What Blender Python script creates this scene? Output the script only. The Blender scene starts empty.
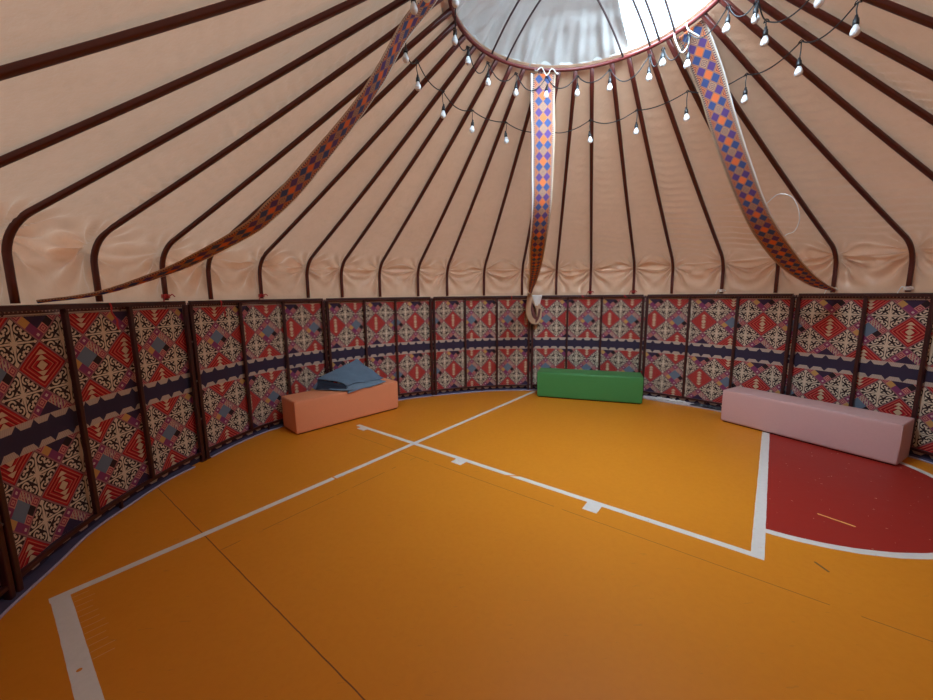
import bpy, bmesh, math, random
import numpy as np
from mathutils import Vector, Matrix
random.seed(7)
SC = bpy.context.scene
COL = SC.collection
R = math.radians

# ------------------------------------------------------------------ camera
PITCH, ROLL = 0.14584, -0.010917
cam_d = bpy.data.cameras.new('camera')
cam_d.sensor_fit = 'HORIZONTAL'; cam_d.sensor_width = 36.0
cam_d.lens = 380.255 / 933 * 36.0
cam_d.clip_start = 0.02
cam = bpy.data.objects.new('camera', cam_d); COL.objects.link(cam)
_f = Vector((0, math.cos(PITCH), -math.sin(PITCH))); _r = Vector((1, 0, 0)); _u = _r.cross(_f)
_r2 = math.cos(ROLL) * _r + math.sin(ROLL) * _u
_u2 = -math.sin(ROLL) * _r + math.cos(ROLL) * _u
M = Matrix((_r2, _u2, -_f)).transposed().to_4x4(); M.translation = (0, 0, 1.6)
cam.matrix_world = M
SC.camera = cam

# ------------------------------------------------------------------ world, light, exposure
CX, CY = 0.825, 2.779          # middle of the tent
world = bpy.data.worlds.new('sky'); SC.world = world; world.use_nodes = True
bg = world.node_tree.nodes['Background']
bg.inputs[0].default_value = (0.62, 0.83, 1.0, 1)
SKY = 10.5
_wt = world.node_tree              # the sky is brighter behind and to the left of the viewer, where the sun stands
_tc = _wt.nodes.new('ShaderNodeTexCoord'); _dp = _wt.nodes.new('ShaderNodeVectorMath'); _dp.operation = 'DOT_PRODUCT'
_dp.inputs[1].default_value = (-0.34, -0.62, 0.71)
_mr = _wt.nodes.new('ShaderNodeMapRange'); _mr.interpolation_type = 'SMOOTHSTEP'
for _i, _v in ((1, 0.1), (2, 1.0), (3, SKY * 0.34), (4, SKY * 3.8)): _mr.inputs[_i].default_value = _v
_wt.links.new(_tc.outputs['Generated'], _dp.inputs[0]); _wt.links.new(_dp.outputs['Value'], _mr.inputs[0]); _wt.links.new(_mr.outputs[0], bg.inputs[1])
SC.view_settings.view_transform = 'Standard'
SC.view_settings.look = 'None'
SC.view_settings.gamma = 1.0
SC.view_settings.use_curve_mapping = False
SC.view_settings.exposure = 0.08
SC.cycles.max_bounces = 12; SC.cycles.diffuse_bounces = 8
SC.cycles.use_denoising = True

def portal(name, loc, sx, sy, rot):
    d = bpy.data.lights.new(name, 'AREA'); d.shape = 'RECTANGLE'; d.size = sx; d.size_y = sy
    d.cycles.is_portal = True
    o = bpy.data.objects.new(name, d); COL.objects.link(o); o.location = loc; o.rotation_euler = rot
    return o
portal('sky_portal', (CX, CY, 4.08), 2.2, 2.2, (0, 0, 0))

# ------------------------------------------------------------------ node expressions
class NT:
    def __init__(s, mat): s.t = mat.node_tree; s.n = s.t.nodes; s.l = s.t.links; s.cache = {}
    def put(s, node, i, v):
        if isinstance(v, X): s.l.new(v.s, node.inputs[i])
        else: node.inputs[i].default_value = v
    def m(s, op, *a):
        key = (op,) + tuple(id(x.s) if isinstance(x, X) else x for x in a)
        if key in s.cache: return s.cache[key]
        n = s.n.new('ShaderNodeMath'); n.operation = op
        for i, v in enumerate(a): s.put(n, i, v)
        r = X(s, n.outputs[0]); r.keep = a; s.cache[key] = r
        return r
class X:
    def __init__(s, nt, sock): s.nt = nt; s.s = sock
    def __add__(s, o): return s.nt.m('ADD', s, o)
    __radd__ = __add__
    def __sub__(s, o): return s.nt.m('SUBTRACT', s, o)
    def __rsub__(s, o): return s.nt.m('SUBTRACT', o, s)
    def __mul__(s, o): return s.nt.m('MULTIPLY', s, o)
    __rmul__ = __mul__
    def __truediv__(s, o): return s.nt.m('DIVIDE', s, o)
    def __lt__(s, o): return s.nt.m('LESS_THAN', s, o)
    def __gt__(s, o): return s.nt.m('GREATER_THAN', s, o)
    def __and__(s, o): return s.nt.m('MULTIPLY', s, o)
    def __or__(s, o): return s.nt.m('MAXIMUM', s, o)
def ab(x): return x.nt.m('ABSOLUTE', x)
def fl(x): return x.nt.m('FLOOR', x)
def fr(x): return x.nt.m('FRACT', x)
def mx(x, y): return x.nt.m('MAXIMUM', x, y)
def mn(x, y): return x.nt.m('MINIMUM', x, y)
def sq(x): return x * x
def rt(x): return x.nt.m('SQRT', x)
def NOT(x): return 1.0 - x
def even(x): return fr(ab(x) * 0.5) < 0.25
def dist(x, y, cx, cy): return rt(sq(x - cx) + sq(y - cy))
def seg(x, y, x0, y0, x1, y1, hw):      # distance to a segment below hw
    dx, dy = x1 - x0, y1 - y0; L = dx * dx + dy * dy
    t = x.nt.m('MAXIMUM', x.nt.m('MINIMUM', ((x - x0) * dx + (y - y0) * dy) / L, 1.0), 0.0)
    return rt(sq(x - x0 - t * dx) + sq(y - y0 - t * dy)) < hw

def new_mat(name):
    m = bpy.data.materials.new(name); m.use_nodes = True
    return m, m.node_tree.nodes['Principled BSDF'], NT(m)
def mixc(nt, fac, a, b):
    n = nt.n.new('ShaderNodeMix'); n.data_type = 'RGBA'; n.clamp_factor = True
    if isinstance(fac, X): nt.l.new(fac.s, n.inputs[0])
    else: n.inputs[0].default_value = fac
    for i, v in ((6, a), (7, b)):
        if isinstance(v, tuple): n.inputs[i].default_value = (*v, 1) if len(v) == 3 else v
        else: nt.l.new(v, n.inputs[i])
    return n.outputs[2]
def noise(nt, scale, detail=3, rough=0.5, vec=None, stretch=None):
    n = nt.n.new('ShaderNodeTexNoise'); n.inputs['Scale'].default_value = scale
    n.inputs['Detail'].default_value = detail; n.inputs['Roughness'].default_value = rough
    if vec is None:
        g = nt.n.new('ShaderNodeNewGeometry'); vec = g.outputs['Position']
    if stretch:
        mp = nt.n.new('ShaderNodeMapping'); mp.inputs['Scale'].default_value = stretch
        nt.l.new(vec, mp.inputs[0]); vec = mp.outputs[0]
    nt.l.new(vec, n.inputs['Vector'])
    return X(nt, n.outputs['Fac'])
def bump(nt, p, h, strength=0.3, distance=0.01):
    b = nt.n.new('ShaderNodeBump'); b.inputs['Strength'].default_value = strength
    b.inputs['Distance'].default_value = distance
    nt.l.new(h.s, b.inputs['Height']); nt.l.new(b.outputs[0], p.inputs['Normal'])
def simple(name, col, rough=0.5, metal=0.0, vary=0.12, nscale=30, spec=0.5, bumpd=0.0):
    m, p, nt = new_mat(name)
    nz = noise(nt, nscale, 4)
    c0 = tuple(max(0, c * (1 - vary)) for c in col); c1 = tuple(min(1, c * (1 + vary)) for c in col)
    nt.l.new(mixc(nt, nz, c0, c1), p.inputs['Base Color'])
    p.inputs['Roughness'].default_value = rough; p.inputs['Metallic'].default_value = metal
    p.inputs['Specular IOR Level'].default_value = spec
    if bumpd: bump(nt, p, nz, 0.5, bumpd)
    return m
def uvx(nt, name='UVMap'):
    n = nt.n.new('ShaderNodeUVMap'); n.uv_map = name
    s = nt.n.new('ShaderNodeSeparateXYZ'); nt.l.new(n.outputs[0], s.inputs[0])
    return X(nt, s.outputs[0]), X(nt, s.outputs[1])

# ------------------------------------------------------------------ ornament cloth of the wall
CREAM = (0.70, 0.57, 0.42); DARK = (0.028, 0.016, 0.018); NAVY = (0.040, 0.030, 0.062)
def mat_ornament():
    m, p, nt = new_mat('ornament_cloth')
    U, V = uvx(nt)                       # U: 4 units per repeat, V: height in metres
    A = 0.1533
    # choose band: upper centre 1.19, lower 0.39
    up = V > 0.79
    y = (V - (0.39 + up * 0.80)) / A     # -2..2 inside a band
    yc = mx(mn(y, 1.9999), -1.9999)
    x = U
    P = (x + yc) * 0.5 + 0.5; Q = (x - yc) * 0.5 + 0.5
    i = fl(P); j = fl(Q); s = P - i - 0.5; t = Q - j - 0.5
    same = even(i + j)                   # 1 = red or blue diamond, 0 = ram horn diamond
    isred = even(i)
    dx = s + t; dy = s - t
    c = mx(ab(s), ab(t)) * 2.0
    ax = ab(dx); ay = ab(dy)
    # ---- ram horn diamond
    a = mx(ax, ay); b = mn(ax, ay)
    rr = dist(a, b, 0.555, 0.245)
    ring = (ab(rr - 0.145) < 0.037) & NOT((a < 0.545) & (b > 0.235) & (a + b < 0.72))
    tip = dist(a, b, 0.545, 0.265) < 0.050
    tail = seg(a, b, 0.545, 0.265, 0.49, 0.34, 0.030)
    axis = (b < 0.034) & (a < 0.93)
    leaf = (b < 0.075 - ab(a - 0.84) * 0.8)
    vleaf = (ax < 0.115 - ab(ay - 0.80) * 0.75) | (ax < 0.085 - ay * 0.10)
    core = ((a + b) < 0.45) & NOT((a - b) < 0.085 - ab(a + b - 0.33) * 0.45) & NOT((ab(b - 0.062) < 0.016) & (a > 0.14))
    horn = ring | tip | tail | axis | leaf | vleaf | core | (dist(a, b, 0.36, 0.36) < 0.055)
    colH = mixc(nt, horn & (c < 0.93), DARK, CREAM)
    # ---- red diamond
    rings = fr(c * 4.2 + 0.1)
    line = (ab(c - 0.82) < 0.018) | (ab(c - 0.62) < 0.018) | (ab(c - 0.42) < 0.018)
    colR = mixc(nt, rings < 0.30, (0.50, 0.018, 0.024), (0.24, 0.006, 0.010))
    colR = mixc(nt, line, colR, (0.60, 0.20, 0.12))
    e = fr(ay / 0.225)
    tri = (ax < (1.0 - e) * 0.21) & (ay < 0.66) & (e < 0.86)
    colR = mixc(nt, tri, colR, (0.66, 0.48, 0.30))
    # ---- blue / small squares diamond
    gs = (s + 0.5) * 4.0; gt = (t + 0.5) * 4.0
    gi = fl(gs); gj = fl(gt)
    qx = ab(fr(gs) - 0.5); qy = ab(fr(gt) - 0.5); qm = mx(qx, qy)
    ch = even(gi + gj)
    pink = mixc(nt, (ab(qm - 0.30) < 0.065) | (qm < 0.10), (0.62, 0.26, 0.20), (0.30, 0.035, 0.08))
    mag = mixc(nt, qm < 0.16, (0.26, 0.045, 0.12), (0.62, 0.45, 0.42))
    sm = mixc(nt, ch, mag, pink)
    yel = (gi < 0.5) & (gj > 0.5) & (gj < 2.5)
    sm = mixc(nt, yel & (gj < 1.5), sm, (0.60, 0.33, 0.10))
    bei = (gi > 2.5) & (gj > 0.5) & (gj < 2.5)
    stripe = fr(gs * 2.0 + gt * 2.0) < 0.5
    sm = mixc(nt, bei & stripe, sm, (0.50, 0.38, 0.28))
    sm = mixc(nt, (gj > 2.5) & (gi > 1.5) & (gi < 2.5), sm, DARK)
    sm = mixc(nt, (gi < 0.5) & (gj > 1.5) & (gj < 2.5), sm, (0.24, 0.05, 0.14))
    mid = c < 0.5
    edge = ab(yc) > 1.0
    cen = mixc(nt, edge, (0.15, 0.20, 0.27), (0.045, 0.025, 0.06))
    colB = mixc(nt, mid, sm, cen)
    col = mixc(nt, isred, colB, colR)
    col = mixc(nt, same, colH, col)
    col = mixc(nt, c > 0.955, col, (0.34, 0.14, 0.15))
    # ---- borders: scallops and the dark stripe
    yy = ab(y) - 2.0
    outb = yy > 0.0
    sf = ab(fr(x * 1.25) - 0.5)
    sc = (sf < 0.485 - mx(yy - 0.04, 0.0) * 0.95) & (yy < 0.27)
    yl = (0.072 - V) / A
    low = V < 0.083
    scl = (yl > 0.0) & (yl < 0.24) & (sf < 0.47 - yl * 1.1)
    sc = (sc & NOT(low)) | (scl & low)
    scs = fr(x * 12.0 + yy * 4.0) < 0.35
    ccol = mixc(nt, scs, (0.55, 0.44, 0.35), (0.47, 0.35, 0.29))
    border = mixc(nt, sc, NAVY, ccol)
    topb = V > 1.40
    border = mixc(nt, topb & (V > 1.499), border, (0.10, 0.045, 0.045))
    border = mixc(nt, topb & (ab(V - 1.506) < 0.004), border, (0.55, 0.45, 0.38))
    border = mixc(nt, topb & (V > 1.52) & (fr(x * 6.0) < 0.35), border, (0.40, 0.24, 0.20))
    col = mixc(nt, outb, col, border)
    n2 = noise(nt, 220, 2)
    col = mixc(nt, n2 * 0.22, col, (0.05, 0.03, 0.03))
    nt.l.new(col, p.inputs['Base Color'])
    p.inputs['Roughness'].default_value = 0.85
    p.inputs['Specular IOR Level'].default_value = 0.2
    bump(nt, p, noise(nt, 14, 3), 0.35, 0.02)
    return m

def mat_band():
    m, p, nt = new_mat('woven_band')
    U, V = uvx(nt)                       # U -1..1 across, V length / half-width
    A = 0.38
    P = (U + V) * (0.5 / A) + 0.5; Q = (U - V) * (0.5 / A) + 0.5
    i = fl(P); j = fl(Q); s = P - i - 0.5; t = Q - j - 0.5
    c = mx(ab(s), ab(t)) * 2.0
    X_ = i + j; Y_ = i - j                # centre in units of A
    ymod = fr(Y_ * 0.25 + 0.01) * 4.0     # 0,1,2,3
    col = mixc(nt, (ymod > 0.5) & (ymod < 1.5), (0.10, 0.05, 0.18), (0.048, 0.075, 0.20))
    org = (ab(X_) < 0.5) & (ymod < 0.5)
    grey = (ab(X_) < 0.5) & (ymod > 1.5) & (ymod < 2.5)
    col = mixc(nt, org, col, (0.72, 0.16, 0.05))
    g2 = mixc(nt, fr(c * 3.0) < 0.5, (0.16, 0.08, 0.08), (0.50, 0.30, 0.18))
    col = mixc(nt, grey, col, g2)
    side = ab(X_) > 1.5
    col = mixc(nt, side, col, mixc(nt, fr(c * 2.5) < 0.45, (0.62, 0.20, 0.07), (0.14, 0.05, 0.07)))
    col = mixc(nt, c > 0.86, col, (0.34, 0.16, 0.11))
    au = ab(U)
    dash = (fr(V * 7.0) < 0.5)
    bord = mixc(nt, dash, (0.45, 0.33, 0.22), (0.14, 0.06, 0.08))
    col = mixc(nt, au > 0.76, col, bord)
    col = mixc(nt, au > 0.90, col, (0.50, 0.38, 0.28))
    nt.l.new(col, p.inputs['Base Color'])
    p.inputs['Roughness'].default_value = 0.75; p.inputs['Specular IOR Level'].default_value = 0.25
    bump(nt, p, noise(nt, 260, 2), 0.4, 0.002)
    return m

# court frame: b along the long marking, n towards the viewer's side
OB = (1.753, 2.119); DB = (0.787457, -0.616370); NB = (-0.616370, -0.787457)
def mat_floor():
    m, p, nt = new_mat('sports_floor')
    g = nt.n.new('ShaderNodeNewGeometry'); sp = nt.n.new('ShaderNodeSeparateXYZ')
    nt.l.new(g.outputs['Position'], sp.inputs[0])
    wob = (noise(nt, 9, 2) - 0.5) * 0.006
    x = X(nt, sp.outputs[0]) - OB[0]; y = X(nt, sp.outputs[1]) - OB[1]
    b = x * DB[0] + y * DB[1] + wob; n = x * NB[0] + y * NB[1] + wob
    nz = noise(nt, 1.7, 5, 0.6); nf = noise(nt, 26, 5, 0.65)
    col = mixc(nt, nz, (0.610, 0.200, 0.009), (0.660, 0.232, 0.013))
    col = mixc(nt, (nf - 0.42) * 0.8, col, (0.54, 0.16, 0.009))
    # red half circle
    rc = dist(b, n, 0.045, -1.607)
    red = (rc < 1.245) & (b > 0.04)
    rcol = mixc(nt, nf, (0.29, 0.017, 0.011), (0.35, 0.024, 0.016))
    sp1 = noise(nt, 34, 1)
    rcol = mixc(nt, (sp1 > 0.74) & (noise(nt, 60, 1) > 0.5), rcol, (0.72, 0.50, 0.36))
    col = mixc(nt, red, col, rcol)
    col = mixc(nt, seg(b, n, 0.352, -0.815, 0.53, -0.765, 0.007), col, (0.85, 0.42, 0.12))
    # seams and faint marks
    seam1 = (ab(n - 1.985) < 0.003)
    seam2 = (ab(n - 0.238) < 0.003) & (noise(nt, 2.2, 2) > 0.40)
    seam3 = (ab(b + 2.69) < 0.003) & (n > 0.24) & (n < 1.98) & (noise(nt, 3.1, 2) > 0.45)
    col = mixc(nt, seam1, col, (0.17, 0.055, 0.014))
    col = mixc(nt, (seam2 | seam3) * 0.75, col, (0.22, 0.08, 0.02))
    col = mixc(nt, seg(b, n, 0.285, -0.135, 0.335, -0.08, 0.007), col, (0.15, 0.08, 0.03))
    scuff = noise(nt, 8, 3, 0.6, stretch=(1, 5, 1)); 
    col = mixc(nt, (scuff > 0.69) * 0.25, col, (0.35, 0.13, 0.03))
    # white court markings
    W1 = 0.026
    lineA = (ab(b + 2.965) < W1) & (n > -2.75) & (n < 2.70)
    lineB = (ab(n) < W1) & (b > -3.96) & (b < 0.03)
    lineC = (ab(b - 0.012 + n * 0.014) < 0.034) & (n < W1) & (n > -2.95)
    lineD = (ab(n - 2.66) < 0.037) & (b > -2.99) & (b < 0.5)
    arc = (ab(rc - 1.265) < 0.028) & (b > 0.0)
    k1 = (ab(b + 2.285) < 0.062) & (n > 0.0) & (n < 0.115)
    k2 = (ab(b + 0.98) < 0.055) & (n > 0.0) & (n < 0.14)
    k3 = (ab(b + 3.80) < 0.065) & (n > 0.0) & (n < 0.085)
    white = lineA | lineB | lineC | lineD | arc | k1 | k2 | k3
    # little strips missing from the tape
    gap = ((ab(n - 0.98 - b * 0.0) < 0.008) & lineA) | ((ab(b + 1.72 + n * 1.5) < 0.018) & lineB) | ((ab(b + 2.35 - n * 0.5) < 0.006) & lineD) | (dist(b, n, -2.30, 2.665) < 0.010)
    wear = (noise(nt, 30, 4, 0.7) > 0.66) * 0.7
    white = white & NOT(gap) & NOT(wear * (noise(nt, 3, 1) > 0.52))
    wcol = mixc(nt, nf, (0.60, 0.55, 0.50), (0.74, 0.70, 0.64))
    # scratch ticks beside the near marking
    tk = (fr(b * 19.0 + n * 1.2) < 0.07) & (n < 2.62) & (n > 2.62 - 0.15 * noise(nt, 7, 1)) & (b > -2.93) & (b < -2.30)
    col = mixc(nt, tk * 0.55, col, (0.75, 0.50, 0.30))
    col = mixc(nt, white, col, wcol)
    nt.l.new(col, p.inputs['Base Color'])
    rg = nt.m('MULTIPLY_ADD', nf, 0.14, 0.36)
    nt.l.new(rg.s, p.inputs['Roughness'])
    p.inputs['Specular IOR Level'].default_value = 0.28
    bump(nt, p, noise(nt, 3.0, 3), 0.12, 0.02)
    return m

def mat_tent(name, c0, c1, rough=0.52, trans=0.0, sheen=0.25):
    m, p, nt = new_mat(name)
    nz = noise(nt, 3.0, 6, 0.6)
    blot = noise(nt, 14, 4, 0.6)
    col = mixc(nt, nz, c0, c1)
    col = mixc(nt, (blot - 0.45) * 0.5, col, tuple(v * 0.72 for v in c0))
    nt.l.new(col, p.inputs['Base Color'])
    p.inputs['Roughness'].default_value = rough
    p.inputs['Specular IOR Level'].default_value = 0.35
    p.inputs['Sheen Weight'].default_value = sheen; p.inputs['Sheen Roughness'].default_value = 0.4
    cr = noise(nt, 7, 5, 0.62)
    bump(nt, p, cr, 0.35, 0.03)
    if trans:
        tr = nt.n.new('ShaderNodeBsdfTranslucent'); nt.l.new(col, tr.inputs['Color'])
        ms = nt.n.new('ShaderNodeMixShader'); ms.inputs[0].default_value = trans
        out = nt.n['Material Output']
        nt.l.new(p.outputs[0], ms.inputs[1]); nt.l.new(tr.outputs[0], ms.inputs[2]); nt.l.new(ms.outputs[0], out.inputs['Surface'])
    return m
def mat_denim(name, c0, c1):
    m, p, nt = new_mat(name)
    nz = noise(nt, 9, 5, 0.65); f = noise(nt, 300, 2)
    col = mixc(nt, nz, c0, c1); col = mixc(nt, f * 0.25, col, (0.30, 0.36, 0.42))
    nt.l.new(col, p.inputs['Base Color']); p.inputs['Roughness'].default_value = 0.9
    p.inputs['Specular IOR Level'].default_value = 0.2
    bump(nt, p, nz, 0.4, 0.02)
    return m

M_ORN = mat_ornament()
M_BAND = mat_band()
M_FLOOR = mat_floor()
M_TENT = mat_tent('tent_lining', (0.660, 0.410, 0.260), (0.760, 0.495, 0.335), 0.36, 0.021)
M_DOME = mat_tent('crown_cover', (0.45, 0.41, 0.37), (0.56, 0.55, 0.54), 0.7, 0.018, 0.1)
M_POLE = simple('red_brown_paint', (0.085, 0.012, 0.008), 0.38, 0, 0.25, 25)
M_STEEL = simple('maroon_steel', (0.042, 0.007, 0.007), 0.42, 0, 0.25, 40)
M_RING = simple('ring_paint', (0.13, 0.016, 0.014), 0.4)
M_ROD = simple('rod_steel', (0.06, 0.035, 0.035), 0.45)
M_BOLT = simple('bolt_steel', (0.20, 0.17, 0.16), 0.4, 0.6)
M_SAL = simple('salmon_leatherette', (0.78, 0.29, 0.14), 0.48, 0, 0.04, 60, 0.4, 0.001)
M_GRN = simple('green_leatherette', (0.055, 0.235, 0.065), 0.45, 0, 0.05, 60, 0.4, 0.001)
M_PNK = simple('pink_leatherette', (0.62, 0.38, 0.36), 0.48, 0, 0.04, 60, 0.4, 0.001)
M_BLACK = simple('black_plastic', (0.012, 0.012, 0.014), 0.45)
M_PLINTH = simple('plinth_board', (0.035, 0.018, 0.014), 0.7)
M_DENIM = mat_denim('blue_denim', (0.070, 0.125, 0.190), (0.115, 0.180, 0.250))
M_DENIM2 = mat_denim('pale_denim', (0.12, 0.19, 0.26), (0.17, 0.24, 0.31))
M_SHADE = simple('shade_dark', (0.012, 0.018, 0.035), 0.9)  # near-black colour for the shade inside the folded denim
M_BULB = simple('bulb_plastic', (0.80, 0.82, 0.84), 0.25, 0, 0.02)
M_RED = simple('red_ribbon', (0.40, 0.015, 0.02), 0.6)
M_WHITE = simple('white_cord', (0.75, 0.73, 0.70), 0.7)
M_TAN = simple('tan_webbing', (0.50, 0.32, 0.20), 0.8, 0, 0.1, 90)
M_BROWN = simple('brown_webbing', (0.13, 0.035, 0.03), 0.8, 0, 0.2, 90)
M_HEM = simple('navy_hem', (0.060, 0.052, 0.100), 0.8, 0, 0.25, 12, 0.3, 0.01)
M_HEMP = simple('lavender_piping', (0.42, 0.37, 0.50), 0.75)
M_HEMW = simple('pale_piping', (0.62, 0.52, 0.52), 0.75)
M_CRUMP = simple('white_cloth', (0.62, 0.58, 0.56), 0.8, 0, 0.15, 20, 0.3, 0.02)
M_BLKC = simple('dark_cloth', (0.018, 0.018, 0.028), 0.42, 0, 0.3, 20)
M_GROUND = simple('outside_ground', (0.22, 0.20, 0.17), 0.9)

# ------------------------------------------------------------------ helpers
def link_mesh(name, verts, faces, mat, parent=None, smooth=True, loc=None):
    me = bpy.data.meshes.new(name); me.from_pydata([tuple(v) for v in verts], [], faces)
    me.materials.append(mat); me.update()
    if smooth: me.shade_smooth()
    o = bpy.data.objects.new(name, me); COL.objects.link(o)
    if parent: o.parent = parent
    if loc is not None: o.location = loc
    return o
def bm_obj(name, bm, mat, parent=None, smooth=False):
    me = bpy.data.meshes.new(name); bm.normal_update(); bm.to_mesh(me); bm.free()
    me.materials.append(mat)
    if smooth: me.shade_smooth()
    o = bpy.data.objects.new(name, me); COL.objects.link(o)
    if parent: o.parent = parent
    return o
def tag(o, label=None, cat=None, group=None, kind=None):
    if label: o['label'] = label
    if cat: o['category'] = cat
    if group: o['group'] = group
    if kind: o['kind'] = kind
    return o
def empty(name, loc, rz=0.0):
    o = bpy.data.objects.new(name, None); COL.objects.link(o); o.location = loc; o.rotation_euler = (0, 0, rz)
    o.empty_display_size = 0.1
    return o
KA = [-180, -115, -106, -95, -78, -64, -46, -36, -24, -8, 5, 20, 33, 44, 60, 80, 106, 115, 180]
KR = [3.42, 3.42, 3.42, 3.46, 3.52, 3.60, 3.50, 3.46, 3.40, 3.41, 3.42, 3.46, 3.48, 3.44, 3.44, 3.52, 3.46, 3.42, 3.42]
def RW(a):
    a = (a + 180) % 360 - 180
    return float(np.interp(a, KA, KR))
def pol(a, r, z):
    t = R(a); return Vector((CX + r * math.sin(t), CY + r * math.cos(t), z))
def sweep(pts, sec, up=None, closed=False, tw=None):
    """sweep a 2-D section (side, up) along pts; 'up' gives the local up direction"""
    n = len(pts); k = len(sec); V = []; F = []
    for i, p in enumerate(pts):
        a = pts[(i - 1) % n] if (closed or i > 0) else p
        b = pts[(i + 1) % n] if (closed or i < n - 1) else p
        t = (Vector(b) - Vector(a)).normalized()
        u = up(i) if callable(up) else (Vector(up) if up is not None else Vector((0, 0, 1)))
        sd = t.cross(u)
        if sd.length < 1e-4: sd = t.cross(Vector((1, 0, 0)))
        sd.normalize(); u2 = sd.cross(t).normalized()
        ss = sec(i) if callable(sec) else sec
        for (x, y) in ss: V.append(Vector(p) + sd * x + u2 * y)
    for i in range(n if closed else n - 1):
        i2 = (i + 1) % n
        for j in range(k):
            j2 = (j + 1) % k
            F.append((i * k + j, i * k + j2, i2 * k + j2, i2 * k + j))
    if not closed:
        F.append(tuple(range(k))[::-1]); F.append(tuple((n - 1) * k + j for j in range(k)))
    return V, F
def rsec(w, h, c=0.25, n=2):       # rounded rectangle, full sizes
    w /= 2; h /= 2; r = min(w, h) * c * 2 * 0.5; out = []
    for (sx, sy, a0) in ((1, 1, 0), (-1, 1, 90), (-1, -1, 180), (1, -1, 270)):
        for q in range(n + 1):
            a = R(a0 + 90 * q / n); out.append((sx * (w - r) + r * math.cos(a), sy * (h - r) + r * math.sin(a)))
    return out
def csec(r, n=8): return [(r * math.cos(2 * math.pi * i / n), r * math.sin(2 * math.pi * i / n)) for i in range(n)]
def catmull(pts, k=8):
    P = [Vector(p) for p in pts]; P = [P[0] * 2 - P[1]] + P + [P[-1] * 2 - P[-2]]; out = []
    for i in range(1, len(P) - 2):
        for q in range(k):
            t = q / k; a, b, c, d = P[i - 1], P[i], P[i + 1], P[i + 2]
            out.append(0.5 * ((2 * b) + (c - a) * t + (2 * a - 5 * b + 4 * c - d) * t * t + (3 * b - a - 3 * c + d) * t ** 3))
    out.append(P[-2].copy()); return out
def merge(lst):
    V = []; F = []
    for v, f in lst:
        o = len(V); V += v; F += [tuple(i + o for i in q) for q in f]
    return V, F
def tube(name, pts, r, mat, parent=None, n=8, closed=False, up=None):
    V, F = sweep(pts, csec(r, n), up, closed)
    return link_mesh(name, V, F, mat, parent)

# ------------------------------------------------------------------ setting: floor, wall cloth, roof lining
ground = link_mesh('ground', [(-30, -30, -0.06), (30, -30, -0.06), (30, 30, -0.06), (-30, 30, -0.06)], [(0, 1, 2, 3)], M_GROUND, smooth=False)
tag(ground, kind='structure')
V = []; n = 96
for z in (-0.04, 0.0):
    for i in range(n): V.append(pol(360 * i / n, RW(360 * i / n) + 0.12, z))
floor = link_mesh('floor', V, [tuple(range(n, 2 * n))[::-1], tuple(range(n))] + [(i, (i + 1) % n, n + (i + 1) % n, n + i) for i in range(n)], M_FLOOR, smooth=False)
tag(floor, kind='structure')

REDA = [-97.25, -86.52, -76.61, -66.05, -56.7, -47.28, -37.62, -27.62, -17.45, -7.33, 2.6, 13.45, 24.05, 34.33, 44.81, 55.61, 65.99, 75.97]
REDA = [REDA[0] - 10.3 * k for k in range(9, 0, -1)] + REDA + [REDA[-1] + 10.3 * k for k in range(1, 12)]
REDU = [4.0 * k for k in range(len(REDA))]
FOFF = 0.035                         # the cloth hangs just behind the frames
def wall_piece(name, a0, a1):
    na = int((a1 - a0) / 0.6); zs = np.linspace(0.0, 1.556, 40); V = []; UV = []
    for i in range(na + 1):
        a = a0 + (a1 - a0) * i / na; u = float(np.interp(a, REDA, REDU)); ph = (a * 11.3)
        for z in zs:
            w = 0.006 * math.sin(R(a * 39)) * (1 - z / 1.6) + 0.004 * math.sin(R(a * 61) + z * 5) + 0.003 * math.sin(z * 9 + R(a * 23))
            low = max(0, 0.10 - z) * 0.25
            V.append(pol(a, RW(a) + FOFF + 0.012 + w - low, z)); UV.append((u, z))
    m = len(zs); F = [(i * m + k, (i + 1) * m + k, (i + 1) * m + k + 1, i * m + k + 1) for i in range(na) for k in range(m - 1)]
    o = link_mesh(name, V, F, M_ORN)
    lay = o.data.uv_layers.new(name='UVMap'); idx = np.zeros(len(o.data.loops), dtype=np.int32)
    o.data.loops.foreach_get('vertex_index', idx); lay.data.foreach_set('uv', np.array(UV, dtype=np.float32)[idx].ravel())
    return tag(o, kind='structure')
wall_piece('wall_left', -180.0, -49.9)
wall_piece('wall_back', -49.9, 32.3)
wall_piece('wall_right', 32.3, 180.0)

ZR0, RR0, SL = 3.54, 0.89, 0.62
RAFT = [-119.0, -108.8, -100.2, -90.2, -80.4, -72.5, -62.6, -53.3, -45.8, -36.7, -27.0, -19.2, -9.07, 1.32, 10.4, 19.1, 29.4, 37.9, 48.0, 57.6, 66.2, 75.5, 84.9, 92.2, 98.8, 107.5]
def vn(x, y, s=0):                  # smooth value noise -1..1
    def h(i, j): 
        q = math.sin(i * 127.1 + j * 311.7 + s * 74.7) * 43758.5453; return (q - math.floor(q)) * 2 - 1
    i, j = math.floor(x), math.floor(y); fx, fy = x - i, y - j; fx = fx * fx * (3 - 2 * fx); fy = fy * fy * (3 - 2 * fy)
    return (h(i, j) * (1 - fx) + h(i + 1, j) * fx) * (1 - fy) + (h(i, j + 1) * (1 - fx) + h(i + 1, j + 1) * fx) * fy
RFULL = RAFT + list(np.arange(RAFT[-1] + 9.2, RAFT[0] + 360 - 5, 9.2))
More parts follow.
